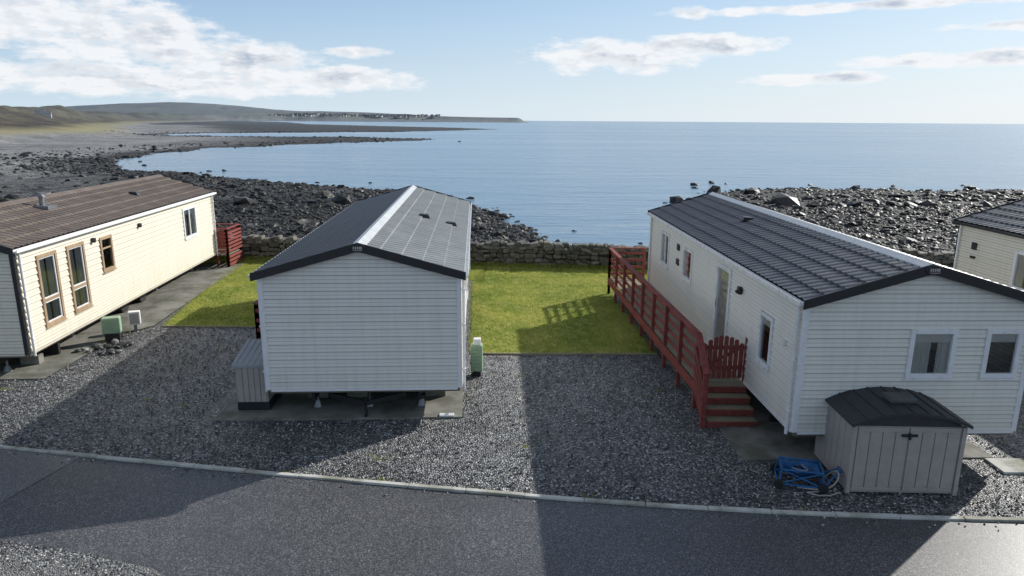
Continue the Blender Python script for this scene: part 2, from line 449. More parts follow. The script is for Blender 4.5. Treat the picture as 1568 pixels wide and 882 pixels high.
# ------------------------------------------------------------ dry stone wall
def cube_round():
    g=[-1,-.4,.4,1]; d={};vs=[];fs=[]
    def vid(p):
        if p not in d: d[p]=len(vs); vs.append(p)
        return d[p]
    for ax in range(3):
        for sg in(-1,1):
            for i in range(3):
                for j in range(3):
                    q=[]
                    for a,b in((i,j),(i+1,j),(i+1,j+1),(i,j+1)):
                        p=[0,0,0];p[ax]=sg;p[(ax+1)%3]=g[a];p[(ax+2)%3]=g[b];q.append(vid(tuple(p)))
                    fs.append(q if sg>0 else q[::-1])
    v=np.array(vs,float); sp=v/np.linalg.norm(v,axis=1)[:,None]*1.25
    return v*.62+sp*.38,np.array(fs)
cv,cf=cube_round()
locs=[];scs=[]
xs0,xs1=-16,26
Hs=.74
for side in(0,1):
    z=0
    while z<Hs:
        hgt=rng.uniform(.11,.20); x=xs0
        while x<xs1:
            w=rng.uniform(.16,.50); 
            hh=hgt*rng.uniform(.7,1.1)
            locs.append((x+w/2,wallY(x)+(.0 if side==0 else .34)+rng.normal(0,.035),z+hh/2+rng.normal(0,.012))); scs.append((w/2*.95,.15,hh/2*.99)); x+=w
        z+=hgt*.95
x=xs0
while x<xs1:
    w=rng.uniform(.12,.38); locs.append((x+w/2,wallY(x)+.17+rng.normal(0,.04),Hs+rng.uniform(-.02,.09))); scs.append((w/2,.24,rng.uniform(.06,.18))); x+=w
n=len(locs)
th=rng.normal(0,.12,n); z_=np.zeros(n);o_=np.ones(n)
RM=np.stack([np.cos(th),z_,np.sin(th),z_,o_,z_,-np.sin(th),z_,np.cos(th)],1).reshape(n,3,3)
v,f,m=scatter(cv,cf,np.array(locs),np.array(scs),RM,.07)
wallroot=mknp('dry_stone_wall',v,f,M_stone,attrs={'rnd':np.repeat(rng.random(n),m)})
mb=MB()
for x in range(xs0,xs1,2):
    mb.add([(x,wallY(x)+.02,-.1),(x+2,wallY(x+2)+.02,-.1),(x+2,wallY(x+2)+.32,-.1),(x,wallY(x)+.32,-.1),(x,wallY(x)+.02,Hs-.05),(x+2,wallY(x+2)+.02,Hs-.05),(x+2,wallY(x+2)+.32,Hs-.05),(x,wallY(x)+.32,Hs-.05)],BF)
mb.make('wall_core',M_dark,wallroot)

# ------------------------------------------------------------ ground sheets
def sheet(name,poly,z,mat,parent=None):
    return mk(name,[(x,y,z) for x,y in poly],[tuple(range(len(poly)))],mat,parent)
gr=[(-44,-30),(44,-30)]+[(x,wallY(x)+.1) for x in range(44,-45,-4)]
sheet('gravel_ground',gr,0,M_gravel)
def chaikin(p,n=3):
    for _ in range(n):
        q=[p[0]]
        for a,b in zip(p[:-1],p[1:]):
            q.append((a[0]*.75+b[0]*.25,a[1]*.75+b[1]*.25)); q.append((a[0]*.25+b[0]*.75,a[1]*.25+b[1]*.75))
        q.append(p[-1]); p=q
    return p
kerb=chaikin([(-40,18.3),(-25,14.6),(-14,12.0),(-8.9,11.0),(-4.05,10.16),(.75,9.42),(4,9.07),(7.4,8.9),(12,8.85),(40,9.6)])
kd=[0]
for a,b in zip(kerb[:-1],kerb[1:]): kd.append(kd[-1]+math.hypot(b[0]-a[0],b[1]-a[1]))
kx=[p[0] for p in kerb];ky=[p[1] for p in kerb]
mb=MB(); s_=0
while s_<kd[-1]-.95:
    p0=(np.interp(s_+.006,kd,kx),np.interp(s_+.006,kd,ky)); p1=(np.interp(s_+.91,kd,kx),np.interp(s_+.91,kd,ky))
    zt=.040+rng.normal(0,.003); o=.045+rng.normal(0,.004)
    mb.obox((p0[0],p0[1]+o,zt-.06),(p1[0],p1[1]+o,zt-.06+rng.normal(0,.002)),.085,.12); s_+=.915
mb.make('kerb',M_kerb,bevel=.008)
mk('road',[(x,y,.008) for x,y in kerb]+[(x,-20,.008) for x,y in kerb],[(i,len(kerb)+i,len(kerb)+i+1,i+1) for i in range(len(kerb)-1)],M_asph)
kl=[(x,y-.002) for x,y in kerb if x<-7.9]
pl=kl+[(-7.3,10.68),(-7.62,9.2),(-7.9,7.6),(-9,6.5),(-40,6.5)]
sheet('asphalt_apron',pl,.0125,M_asph2)
vg=[(-40,14),(-20,11.2),(-12,9.4),(-8.5,8.6),(-6.9,8.25),(-5.5,8.0),(-4.6,7.75),(-4.0,7.4),(-3.4,6.9),(-2.8,6),(-2.4,4.5),(-2.2,2),(-2.2,-20),(-40,-20)]
sheet('gravel_verge',vg,.018,M_verge)
n=7000
s_=rng.uniform(0,kd[-1],n); X=np.interp(s_,kd,kx);Y=np.interp(s_,kd,ky)+.11+np.abs(rng.normal(0,.35,n))
on=rng.random(n)<.06; Y=np.where(on,np.interp(s_,kd,ky)-np.abs(rng.normal(0,.10,n))-.02,Y)
n2=24000; X2=rng.uniform(-13,9,n2); Y2=rng.uniform(9,18.2,n2); k2=(Y2>np.interp(X2,kx,ky)+.14)&~((X2>-6)&(X2<-1)&(Y2>12.2))&~((X2>3.4)&(X2<8.4)&(Y2>10.7))&~((Y2>16.1)&(X2>-1)&(X2<3.6))
X=np.concatenate([X,X2[k2]]);Y=np.concatenate([Y,Y2[k2]])
n3=2500; X3=rng.uniform(-9,-2.3,n3);Y3=np.interp(X3,[-12,-8.5,-5.5,-4,-2.4],[9.4,8.6,8.0,7.4,4.5])-np.abs(rng.normal(0,.25,n3))+.03
X=np.concatenate([X,X3]);Y=np.concatenate([Y,Y3]); n=len(X)
s=rng.uniform(.008,.020,n)
v,f,m=scatter(v1,f1,np.column_stack([X,Y,s*.4+.01]),np.column_stack([s*1.2,s,s*.7]),rotz_tilt(n,.4),.15)
def stone_mat():
    m,t=newmat('loose_stone'); r=t.node('Attribute',attribute_name='rnd').outputs['Fac']
    col=t.mix(t.math('POWER',r,2.8),(.045,.046,.048),(.62,.62,.60)); setb(t,color=col,rough=.5); return m
mknp('loose_gravel_stones',v,f,stone_mat(),attrs={'rnd':np.repeat(rng.random(n),m)})

lawns=[[(-1.0,16.2),(3.55,16.25),(3.3,22.5),(5.0,22.6),(9,22.3),(9,wallY(9)-.1),(-1,wallY(-1)-.1),(-1.4,24)],
       [(-9.65,18.35),(-5.3,18.3),(-5.6,24),(-2,24.5),(-1,24),(-1,wallY(-1)-.1),(-14,wallY(-14)-.1),(-14,26.8),(-10.9,26.8),(-10.2,22)]]
for i,lw in enumerate(lawns): sheet('lawn',lw,.006,M_grass)
mb=MB(); mb.obox((-1.0,16.17,.01),(3.6,16.22,.01),.05,.06); mb.obox((-9.65,18.32,.01),(-5.3,18.27,.01),.05,.06); mb.make('lawn_edging',M_deck)
bl=[]
for lw in lawns:
    a=np.array(lw); lo=a.min(0)-.06;hi=a.max(0)+.06
    n=int((hi-lo).prod()*1100); Q=np.column_stack([rng.uniform(lo[0],hi[0],n),rng.uniform(lo[1],hi[1],n)])
    Q=Q[sdist(Q,lw)>-.10*rng.random(n)]; bl.append(Q)
    n=5000; X=rng.uniform(a[:,0].min(),a[:,0].max(),n); bl.append(np.column_stack([X,wallY(X)-.12-np.abs(rng.normal(0,.10,n))]))
Q=np.concatenate(bl); n=len(Q)
a=rng.uniform(0,np.pi,n); hh=rng.uniform(.025,.06,n)*np.where(wallY(Q[:,0])-Q[:,1]<.4,3.0,1); w=rng.uniform(.006,.012,n)
lean=rng.normal(0,.018,(n,2))
base=np.column_stack([Q,np.full(n,.006)])
dx=np.column_stack([np.cos(a)*w,np.sin(a)*w,np.zeros(n)])
V=np.stack([base-dx,base+dx,base+np.column_stack([lean,hh])],1).reshape(-1,3)
F=np.arange(3*n).reshape(-1,3)
mknp('lawn_grass_blades',V,F,M_blade,attrs={'rnd':np.repeat(rng.random(n),3)})
wx=[];
for i in range(34):
    cx0,cy0=random.uniform(-12,4),random.uniform(10.2,18); 
    if i<14: cx0=float(np.interp(kd[-1]*(.30+.02*i),kd,kx)); cy0=float(np.interp(cx0,kx,ky))+.14
    k_=random.randint(8,28); wx.append(np.column_stack([rng.normal(cx0,.09,k_),rng.normal(cy0,.04,k_)]))
Q=np.concatenate(wx); n=len(Q); a=rng.uniform(0,np.pi,n); w=rng.uniform(.005,.010,n)
base=np.column_stack([Q,np.full(n,.0)]); dx=np.column_stack([np.cos(a)*w,np.sin(a)*w,np.zeros(n)])
V=np.stack([base-dx,base+dx,base+np.column_stack([rng.normal(0,.03,(n,2)),rng.uniform(.03,.07,n)])],1).reshape(-1,3)
mknp('gravel_weeds',V,np.arange(3*n).reshape(-1,3),M_blade,attrs={'rnd':np.repeat(rng.random(n),3)})

# ------------------------------------------------------------ caravans
def clad_wall(name,parent,L,z0,zE,zR,openings,mat,loc,rotz,gable=False,pitch=PITCH,prof=.026):
    root=D.objects.new(name,None); root.location=loc; root.rotation_euler=(0,0,rotz); link(root,parent)
    mb=MB()
    top=zR if gable else zE
    zs=set(); k=0
    while z0+k*pitch<top-.001: zs.add(round(z0+k*pitch,4)); k+=1
    zs.add(top)
    if gable: zs.add(zE)
    for o in openings: zs.add(round(o[2],4)); zs.add(round(o[3],4))
    zs=sorted(zs)
    def off(z,zb):
        t=(z-z0-zb*pitch)/pitch
        return -prof*(1-min(max(t,0),1))-.001
    def rng_u(z):
        if gable and z>zE:
            hw=(L/2)*(zR-z)/(zR-zE); return L/2-hw,L/2+hw
        return 0,L
    for za,zb in zip(zs[:-1],zs[1:]):
        if zb-za<1e-5: continue
        bi=int((za+1e-4-z0)/pitch)
        ya=off(za,bi);yb=off(zb-1e-6,bi)
        a0,a1=rng_u(za);b0,b1=rng_u(zb)
        cuts=[(a0,a1,b0,b1)]
        ops=[o for o in openings if o[2]<zb-1e-4 and o[3]>za+1e-4]
        if ops:
            ops=sorted(ops); cuts=[];u=a0
            for o in ops: cuts.append((u,o[0],u,o[0])); u=o[1]
            cuts.append((u,a1,u,a1))
        for c in cuts:
            mb.add([(c[0],ya,za),(c[1],ya,za),(c[3],yb,zb),(c[2],yb,zb)],[(0,1,2,3)])
            if abs(za-(z0+bi*pitch))<1e-3:
                mb.add([(c[0],0,za),(c[1],0,za),(c[1],ya,za),(c[0],ya,za)],[(0,1,2,3)])
    mb.make('cladding',mat,root)
    for o in openings:
        u0,u1,a,b,kind=o
        fm=M_brownwin if kind.startswith('wood') else M_white
        fw=.065 if kind!='door' else .09
        mb=MB()
        mb.box(u0-.015,u0+fw,-.045,.03,a-.015,b+.015); mb.box(u1-fw,u1+.015,-.045,.03,a-.015,b+.015)
        mb.box(u0+fw,u1-fw,-.045,.03,b-fw,b+.015); mb.box(u0+fw,u1-fw,-.045,.03,a-.015,a+fw)
        if kind=='wood2':
            zm=a+(b-a)*.36
            mb.box(u0+fw,u1-fw,-.03,.025,zm-.035,zm+.035)
        if kind=='sash':
            um=(u0+u1)/2; mb.box(um-.03,um+.03,-.03,.025,a+fw,b-fw)
        if kind=='wood1': mb.box(u0+fw,u1-fw,-.03,.025,b-.32,b-.28)
        mb.box(u0-.03,u1+.03,-.065,-.046,a-.045,a-.016)
        mb.make('window_frame' if kind!='door' else 'door_frame',fm,root,bevel=.006)
        if kind=='wood2':
            mb=MB(); q=.105; zm=a+(b-a)*.36
            for za_,zb_ in((a+fw,zm-.035),(zm+.035,b-fw)):
                mb.box(u0+fw,u0+q,-.02,.02,za_,zb_); mb.box(u1-q,u1-fw,-.02,.02,za_,zb_); mb.box(u0+q,u1-q,-.02,.02,zb_-.03,zb_); mb.box(u0+q,u1-q,-.02,.02,za_,za_+.03)
            mb.make('inner_sash',M_white,root,bevel=.004)
        if kind=='door':
            mb=MB(); mb.box(u0+.12,u0+.14,-.06,-.045,a+.95,a+1.15); mb.make('door_handle',M_silver,root)
        mk('glass',[(u0+.02,.0,a+.02),(u1-.02,.0,a+.02),(u1-.02,.0,b-.02),(u0+.02,.0,b-.02)],[(0,1,2,3)],M_glass,root)
        if kind in('sash','wood2','white','curt','door'):
            lw_,rw_={'curt':(.50,.34),'wood2':(.46,.42),'door':(.0,1.0)}.get(kind,(.34,.32))
            for (c0,c1) in ((u0+.02,u0+(u1-u0)*lw_),(u1-(u1-u0)*rw_,u1-.02)):
                if c1-c0<.02: continue
                c0=max(c0,u0+.01); nseg=int(40*(c1-c0)/.3)
                vs=[];fs=[]
                for i in range(nseg+1):
                    x=c0+(c1-c0)*i/nseg; y=.035+.014*math.sin(i*1.15)+.006*math.sin(i*.5)
                    vs+= [(x,y,a-.02),(x+.004*math.sin(i),y*.95,b+.02)]
                    if i: fs.append((2*i-2,2*i,2*i+1,2*i-1))
                mk('curtain',vs,fs,M_curtain,root,smooth=True)
        if kind in('blind','curt'):
            mk('blind',[(u0+.02,.012,b-.22),(u1-.02,.012,b-.22),(u1-.02,.012,b),(u0+.02,.012,b)],[(0,1,2,3)],M_curtain,root)
    return root

def caravan(loc,yaw,W,Len,z0,zE,zR,clad,roofm,barge,front=(),left=(),right=(),back=(),ridge=M_ridge,vents=(),corner=M_white,gutter=M_white,logo=True,course=.37,rib=.2,roofr=None):
    E=empty('static_caravan',(loc[0],loc[1],0),yaw)
    clad_wall('front_wall',E,W,z0,zE,zR,list(front),clad,(0,0,0),0,True)
    clad_wall('left_wall',E,Len,z0,zE,zR,list(left),clad,(0,Len,0),-math.pi/2)
    clad_wall('right_wall',E,Len,z0,zE,zR,list(right),clad,(W,0,0),math.pi/2)
    clad_wall('back_wall',E,W,z0,zE,zR,list(back),clad,(W,Len,0),math.pi,True)
    mb=MB(); mb.box(.02,W-.02,.02,Len-.02,z0-.10,z0+.02); mb.make('floor',M_floor,E)
    mb=MB(); mb.box(.15,W-.15,Len*.5,Len*.5+.06,z0+.03,zE-.05); mb.box(.15,W-.15,2.6,2.66,z0+.03,zE-.05); mb.make('partition',M_floor,E)
    mb=MB()
    for x in(0,W):
        for y in(0,Len):
            sx=-1 if x==0 else 1; sy=-1 if y==0 else 1
            mb.box(min(x+sx*.032,x-sx*.055),max(x+sx*.032,x-sx*.055),min(y+sy*.032,y-sy*.055),max(y+sy*.032,y-sy*.055),z0-.015,zE-.01)
    mb.make('corner_trim',corner,E,bevel=.006)
    mb=MB(); mb.box(.06,W-.06,-.03,.0,z0-.05,z0-.002); mb.box(-.03,0,.06,Len-.06,z0-.05,z0-.002); mb.box(W,W+.03,.06,Len-.06,z0-.05,z0-.002); mb.make('base_trim',corner if corner!=M_black else clad,E)
    ov=.09; yo=.13; sl=(zR-zE)/(W/2); cx=W/2
    hw=W/2+ov; zEo=zE-ov*sl; S_=math.hypot(hw,zR-zEo)
    nc=int(round(S_/course))
    ss=[];off=[]
    for k in range(nc):
        ss+=[k/nc+1e-4,(k+1)/nc-1e-4]; off+=[.042,.008]
    ss=np.array(ss);off=np.array(off)
    ys=np.arange(-yo,Len+yo,rib/7)
    for sg,nm in((-1,'roof_left_slope'),(1,'roof_right_slope')):
        Sg,Yg=np.meshgrid(ss,ys,indexing='ij'); O=np.repeat(off[:,None],len(ys),1)
        ph=(Yg/rib)%1.0
        ribh=np.where(ph<.3,np.sin(ph/.3*np.pi)*.026,0)
        X=cx+sg*hw*(1-Sg); Z=zEo+Sg*(zR-zEo)+.04+O+ribh
        V=np.stack([X,Yg,Z],-1).reshape(-1,3)
        a,b=X.shape; I=np.arange(a*b).reshape(a,b)
        F=np.stack([I[:-1,:-1],I[1:,:-1],I[1:,1:],I[:-1,1:]],-1).reshape(-1,4)
        if sg>0: F=F[:,::-1]
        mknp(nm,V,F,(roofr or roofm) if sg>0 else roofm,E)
    mb=MB()
    mb.prism([(cx-hw,zEo+.03),(cx,zR+.03),(cx+hw,zEo+.03),(cx+hw-.02,zEo-.03),(cx,zR-.03),(cx-hw+.02,zEo-.03)],-yo+.02,Len+yo-.02)
    mb.make('roof_deck',M_dark,E)
    mb=MB(); w=.13
    mb.prism([(cx-w,zR-w*sl+.085),(cx,zR+.115),(cx+w,zR-w*sl+.085),(cx+w,zR-w*sl+.055),(cx,zR+.06),(cx-w,zR-w*sl+.055)],-yo-.02,Len+yo+.02); mb.make('ridge_cap',ridge,E,bevel=.004)
    for y0,y1 in((-yo-.03,-yo+.0),(Len+yo,Len+yo+.03)):
        mb=MB(); e=hw+.03
        mb.prism([(cx-e,zE-ov*sl+.095),(cx,zR+.115),(cx,zR-.055),(cx-e,zE-ov*sl-.06)],y0,y1)
        mb.prism([(cx,zR+.115),(cx+e,zE-ov*sl+.095),(cx+e,zE-ov*sl-.06),(cx,zR-.055)],y0,y1)
        mb.make('barge_board',barge,E,bevel=.004)
    mb=MB(); mb.prism([(-ov,zEo-.035),(.03,zEo-.035),(.03,zE+.0),(-ov,zEo-.01)],-yo+.03,Len+yo-.03); mb.prism([(W+ov,zEo-.035),(W+ov,zEo-.01),(W-.03,zE),(W-.03,zEo-.035)],-yo+.03,Len+yo-.03); mb.make('fascia',gutter,E)
    mb=MB()
    for x in(-ov-.075,W+ov-.005):
        mb.box(x,x+.08,-yo+.04,Len+yo-.04,zEo-.02,zEo-.008)
        mb.box(x,x+.01,-yo+.04,Len+yo-.04,zEo-.008,zEo+.05); mb.box(x+.07,x+.08,-yo+.04,Len+yo-.04,zEo-.008,zEo+.05)
    mb.make('gutter',gutter,E)
    mb=MB()
    for x,y in((-.065,.12),(W+.065,.12),(W+.065,Len-.12),(-.065,Len-.12)):
        mb.cyl((x,y,z0-.10),(x,y,zEo-.02),.028,n=10)
        for zz in(z0+.3,z0+1.2,zEo-.3): mb.box(x-.035,x+.035,y-.04,y+.04,zz,zz+.03)
    mb.make('downpipe',gutter if gutter!=M_black else M_white,E,smooth=False)
    if logo:
        vs=[];n=20
        for y,k in((-yo-.035,1),(-yo-.05,.86)):
            for i in range(n):
                t=2*math.pi*i/n; vs.append((cx+.15*k*math.cos(t),y,zR+.02+.085*k*math.sin(t)))
        fs=[(i,(i+1)%n,n+(i+1)%n,n+i) for i in range(n)]+[tuple(range(n,2*n))]
        mk('name_plaque',vs,fs,M_black,E)
        mb=MB()
        for i,x in enumerate((-.075,-.04,-.005,.03,.06)):
            mb.box(cx+x,cx+x+.022,-yo-.055,-yo-.0505,zR-.005,zR+.045)
        mb.box(cx-.08,cx+.09,-yo-.055,-yo-.0505,zR-.03,zR-.02)
        mb.make('plaque_lettering',M_silver,E)
    for (s,fy) in vents:
        x=cx+s*hw; z=zR-abs(s)*(zR-zEo)+.08
        mb=MB(); mb.prism([(x-.16,z-.03),(x-.12,z+.07),(x+.12,z+.07+(-.02)),(x+.16,z-.06)],fy-.11,fy+.11)
        mb.make('roof_vent',M_black,E,bevel=.015)
    mb=MB()
    for x in(W*.22,W*.78): mb.box(x-.03,x+.03,.15,Len-.15,z0-.32,z0-.10)
    for i in range(7):
        y=.4+i*(Len-.8)/6; mb.box(.15,W-.15,y-.025,y+.025,z0-.2,z0-.101)
    mb.make('chassis',M_dark,E)
    mb=MB()
    for y in(Len*.46,Len*.56):
        mb.cyl((W*.2,y,.24),(W*.8,y,.24),.03,n=8)
    mb.make('axle',M_dark,E)
    mb=MB()
    for y in(Len*.46,Len*.56):
        for x in(W*.16,W*.84):
            mb.cyl((x-.08,y,.26),(x+.08,y,.26),.26,n=22)
    mb.make('wheels',M_rubber,E,bevel=.02)
    mb=MB()
    for y in(.5,3.1,5.6,8.2,Len-.6):
        for x in(W*.22,W*.78,W*.5):
            mb.cyl((x,y,.02),(x,y,.16),.10,.045,n=8); mb.cyl((x,y,.12),(x,y,z0-.2),.028,n=8)
    mb.make('axle_stands',M_galv,E)
    mb=MB(); mb.obox((W*.3,.3,z0-.25),(W*.5,-.05,.30),.05,.09); mb.obox((W*.7,.3,z0-.25),(W*.5,-.05,.30),.05,.09); mb.cyl((W*.5,-.03,.05),(W*.5,-.03,.4),.025,n=10); mb.cyl((W*.5-.02,-.03,.09),(W*.5+.02,-.03,.09),.08,n=14)
    mb.cyl((W*.8,.1,z0-.25),(W*.62,1.6,z0-.3),.04,n=10)
    mb.make('drawbar',M_dark,E)
    mb=MB(); mb.box(.3,W-.3,1.6,1.68,.03,z0-.1); mb.make('skirt_board',M_dark,E)
    mb=MB()
    for x in(.5,1.3,2.9): mb.box(x,x+.42,.9,1.1,.03,.24)
    mb.make('support_blocks',M_conc,E,bevel=.01)
    return E

cm=caravan((-4.63,12.36),math.radians(3.0),3.66,11.2,.6,2.82,3.33,M_cladM,M_roofD,M_black,vents=((.42,5.3),(.78,5.2)),roofr=M_roofLit,
   left=[(2,3,1.4,2.4,'sash'),(6,7.2,1.4,2.4,'sash')],right=[(3.2,4.3,1.4,2.4,'sash'),(6.5,7.3,.7,2.5,'door')])
LR=10.9
R0=(4.70,10.66)
def lr(y0,y1,a,b,k): return (LR-y1,LR-y0,a,b,k)
cr=caravan(R0,math.radians(1.7),3.74,LR,.6,2.82,3.36,M_cladR,M_roofD,M_black,vents=((-.30,6.3),),roofr=M_roofLit,
   front=[(1.75,2.5,1.55,2.36,'curt'),(3.0,3.58,1.55,2.36,'blind')],
   left=sorted([lr(1.15,1.72,1.25,2.2,'blind'),lr(3.45,4.35,.66,2.6,'door'),lr(6.3,7.1,1.65,2.45,'white'),lr(8.6,9.5,1.55,2.5,'sash')]),
   right=[(2,3.2,1.4,2.4,'sash')])
cl=caravan((-14.2,14.05),math.radians(4.0),3.68,11.9,.6,2.88,3.45,M_cladL,M_roofB,M_black,ridge=M_roofB,vents=((.45,7.9),),corner=M_black,logo=False,
   right=[(.75,1.5,.98,2.6,'wood2'),(1.95,2.7,.98,2.6,'wood2'),(3.5,4.1,1.65,2.55,'wood1'),(9.0,10.1,1.6,2.62,'sash')])
cf_=caravan((13.1,8.9),math.radians(1.5),3.7,10.8,.6,2.86,3.42,M_cladL,M_roofD,M_black,corner=M_black,gutter=M_black,ridge=M_roofD,logo=False,
   left=[(2.3,3.3,1.5,2.45,'sash'),(5,6,1.5,2.45,'sash')])

mb=MB(); mb.box(-.10,-.02,2.75,2.87,2.25,2.40); mb.box(-.14,-.10,2.77,2.85,2.27,2.33); mb.make('wall_lamp',M_black,cr,bevel=.01)
mb=MB(); mb.box(-.05,-.015,7.5,7.72,2.25,2.42); mb.box(-.05,-.015,7.5,7.72,1.85,2.02); mb.make('wall_vent',M_black,cr,bevel=.01)
mb=MB(); mb.box(-.07,-.015,.55,.63,1.9,2.0); mb.make('socket_box',M_white,cr,bevel=.01)
mb=MB(); 
for y in(3.1,5.7): mb.box(3.69,3.78,y,y+.1,2.5,2.62)
mb.make('wall_lamp',M_black,cl,bevel=.01)
mb=MB(); mb.cyl((2.35,3.6,3.2),(2.35,3.6,3.62),.06,n=14); mb.cyl((2.35,3.6,3.62),(2.35,3.6,3.68),.10,.05,n=14); mb.box(2.1,2.6,3.4,3.8,3.25,3.40); mb.make('flue',M_galv,cl)
mb=MB(); mb.box(-.05,-.015,9.95,10.15,2.2,2.4); mb.box(-.05,-.015,9.95,10.15,1.95,2.02); mb.make('wall_vent',M_black,cf_,bevel=.01)

# ------------------------------------------------------------ pads
mk('concrete_pad',[(-5.65,12.18,.03),(-.95,12.42,.03),(-1.55,24.3,.03),(-6.3,24.1,.03),(-5.65,12.18,-.03),(-.95,12.42,-.03),(-1.55,24.3,-.03),(-6.3,24.1,-.03)],[(0,1,2,3),(4,5,1,0),(5,6,2,1),(7,4,0,3)],M_conc)
mk('concrete_pad',[(3.95,10.75,.026),(8.3,10.9,.026),(8.0,22,.026),(3.5,22,.026),(3.95,10.75,-.03),(8.3,10.9,-.03),(8.0,22,-.03),(3.5,22,-.03)],[(0,1,2,3),(4,5,1,0),(5,6,2,1),(7,4,0,3)],M_conc)
mk('concrete_pad',[(-14.3,14.0,.03),(-10.25,14.3,.03),(-10.35,17.6,.03),(-9.9,18.3,.03),(-10.6,26.9,.03),(-15.2,26.9,.03),(-14.3,14.0,-.03),(-10.25,14.3,-.03)],[(0,1,2,3,4,5),(6,7,1,0)],M_conc)
mb=MB(); mb.box(8.1,8.75,10.35,10.85,-.02,.04); mb.make('concrete_pad',M_kerb,bevel=.01)
E=empty('pitch_number_marker',(-1.25,12.47,0),.05); mb=MB(); mb.box(-.14,.14,-.06,.06,.03,.06); mb.make('block',M_white,E,bevel=.006)
mb=MB()
for a in((-.035,.035,.03,.04),(.025,.035,.0,.03),(-.035,.035,-.008,.002),(-.035,-.025,-.035,-.008),(-.035,.035,-.045,-.035)): mb.box(a[0],a[1],a[2],a[3],.0605,.063)
mb.make('numeral',M_black,E)

# ------------------------------------------------------------ decks
def rail(mb,p0,p1,zb,hgt,n=4,post=True,zbase=0,sp=1.25,z1=None):
    p0=Vector((p0[0],p0[1],0));p1=Vector((p1[0],p1[1],0)); L=(p1-p0).length; k=max(1,round(L/sp))
    z1=zb if z1 is None else z1
    side=(p1-p0).normalized().cross(Vector((0,0,1)))
    if post:
        for i in range(k+1):
            q=p0.lerp(p1,i/k); zz=zb+(z1-zb)*i/k
            mb.obox((q.x,q.y,zbase),(q.x,q.y,zz+hgt-.02),.08,.08)
    q0=p0+side*.055;q1=p1+side*.055
    for j in range(n):
        f=.14+.70*j/(n-1)
        h=hgt*f
        mb.obox((q0.x,q0.y,zb+h),(q1.x,q1.y,z1+h),.028,.085)
    mb.obox((p0.x,p0.y,zb+hgt),(p1.x,p1.y,z1+hgt),.12,.035)
E=empty('deck',(0,0,0))
mb=MB()
A0=(3.68,13.0);A1=(3.22,22.4)
rail(mb,A0,A1,.57,.98)
rail(mb,A1,(4.35,22.45),.57,.98)
mb.obox((3.66,12.98,.45),(3.2,22.4,.45),.04,.2)
mb.obox((3.2,22.42,.45),(4.36,22.45,.45),.04,.2)
mb.obox((3.62,12.05,.12),(3.66,12.98,.5),.05,.24)
mb.obox((3.60,12.08,0),(3.60,12.08,1.05),.09,.09)
for h in(.42,.62,.82): mb.obox((3.56,12.05,h-.12+.1),(3.62,13.0,h+.45),.028,.085)
mb.obox((3.6,12.02,1.07),(3.68,13.02,1.56),.12,.035)
mb.obox((4.64,12.98,.0),(4.64,12.98,1.5),.08,.08)
mb.make('railing',M_red,E,bevel=.004)
mb=MB(); red=MB()
for i in range(4):
    z=.14*(i+1); y=12.06+i*.235
    mb.box(3.68,4.62,y-.02,y+.22 if i<3 else 13.0,z-.03,z)
    red.box(3.68,4.62,y,y+.03,z-.14,z-.032)
    red.box(3.68,4.62,y-.04,y-.021,z-.034,z+.002)
mb.make('stair_treads',M_deck,E,bevel=.004); red.make('stair_risers',M_red,E,bevel=.004)
mb=MB()
for i in range(66):
    y=13.01+i*.142
    xl=3.70-(y-13)*.049; xr=4.63-(y-13)*.03
    dz=rng.normal(0,.002)
    mb.box(xl,xr,y,y+.134,.54+dz,.57+dz)
mb.make('deck_boards',M_deck,E,bevel=.003)
mb=MB(); mb.box(3.72,4.6,13.05,13.1,.25,.52); mb.obox((3.95,13.1,.43),(3.5,22.3,.43),.05,.18); mb.obox((4.5,13.1,.43),(4.15,22.3,.43),.05,.18); mb.make('joists',M_dark,E)
E2=empty('picket_gate',(3.76,13.02,.6),math.radians(2))
mb=MB(); nP=8
for i in range(nP):
    x=.02+i*.104; c=(i-(nP-1)/2)/((nP-1)/2); tp=.92-.16*c*c
    mb.prism([(x,.03),(x+.085,.03),(x+.085,tp-.03),(x+.043,tp),(x,tp-.03)],-.02,.0)
mb.box(.0,.85,.001,.03,.2,.28); mb.box(0,.85,.001,.03,.62,.70); mb.obox((.05,.02,.24),(.8,.02,.66),.028,.06)
mb.make('pickets',M_red,E2,bevel=.003)
E=empty('deck',(0,0,0)); mb=MB()
rail(mb,(-5.78,15.1),(-5.95,18.6),.57,.98); rail(mb,(-5.78,15.1),(-4.95,15.12),.57,.98); rail(mb,(-5.95,18.6),(-5.15,18.65),.57,.98)
mb.obox((-5.8,15.1,.45),(-5.97,18.6,.45),.04,.2); mb.make('railing',M_red,E,bevel=.004)
mb=MB()
for i in range(25):
    y=15.05+i*.142; mb.box(-5.75-(y-15)*.049,-4.83-(y-15)*.052,y,y+.134,.54,.57)
mb.make('deck_boards',M_deck,E)
E=empty('deck',(0,0,0)); mb=MB()
rail(mb,(-10.95,26.2),(-10.95,27.5),.5,1.0,n=6); rail(mb,(-13.4,27.5),(-10.95,27.5),.5,1.0,n=6); rail(mb,(-11.35,26.2),(-10.95,26.2),.5,1.0,n=6)
for z in(.12,.27,.42): mb.obox((-10.9,26.2,z),(-10.9,27.5,z),.03,.1)
mb.make('railing',M_red,E,bevel=.004)
mb=MB()
for i in range(9): mb.box(-14,-10.97,26.2+i*.142,26.334+i*.142,.47,.5)
mb.make('deck_boards',M_deck,E)

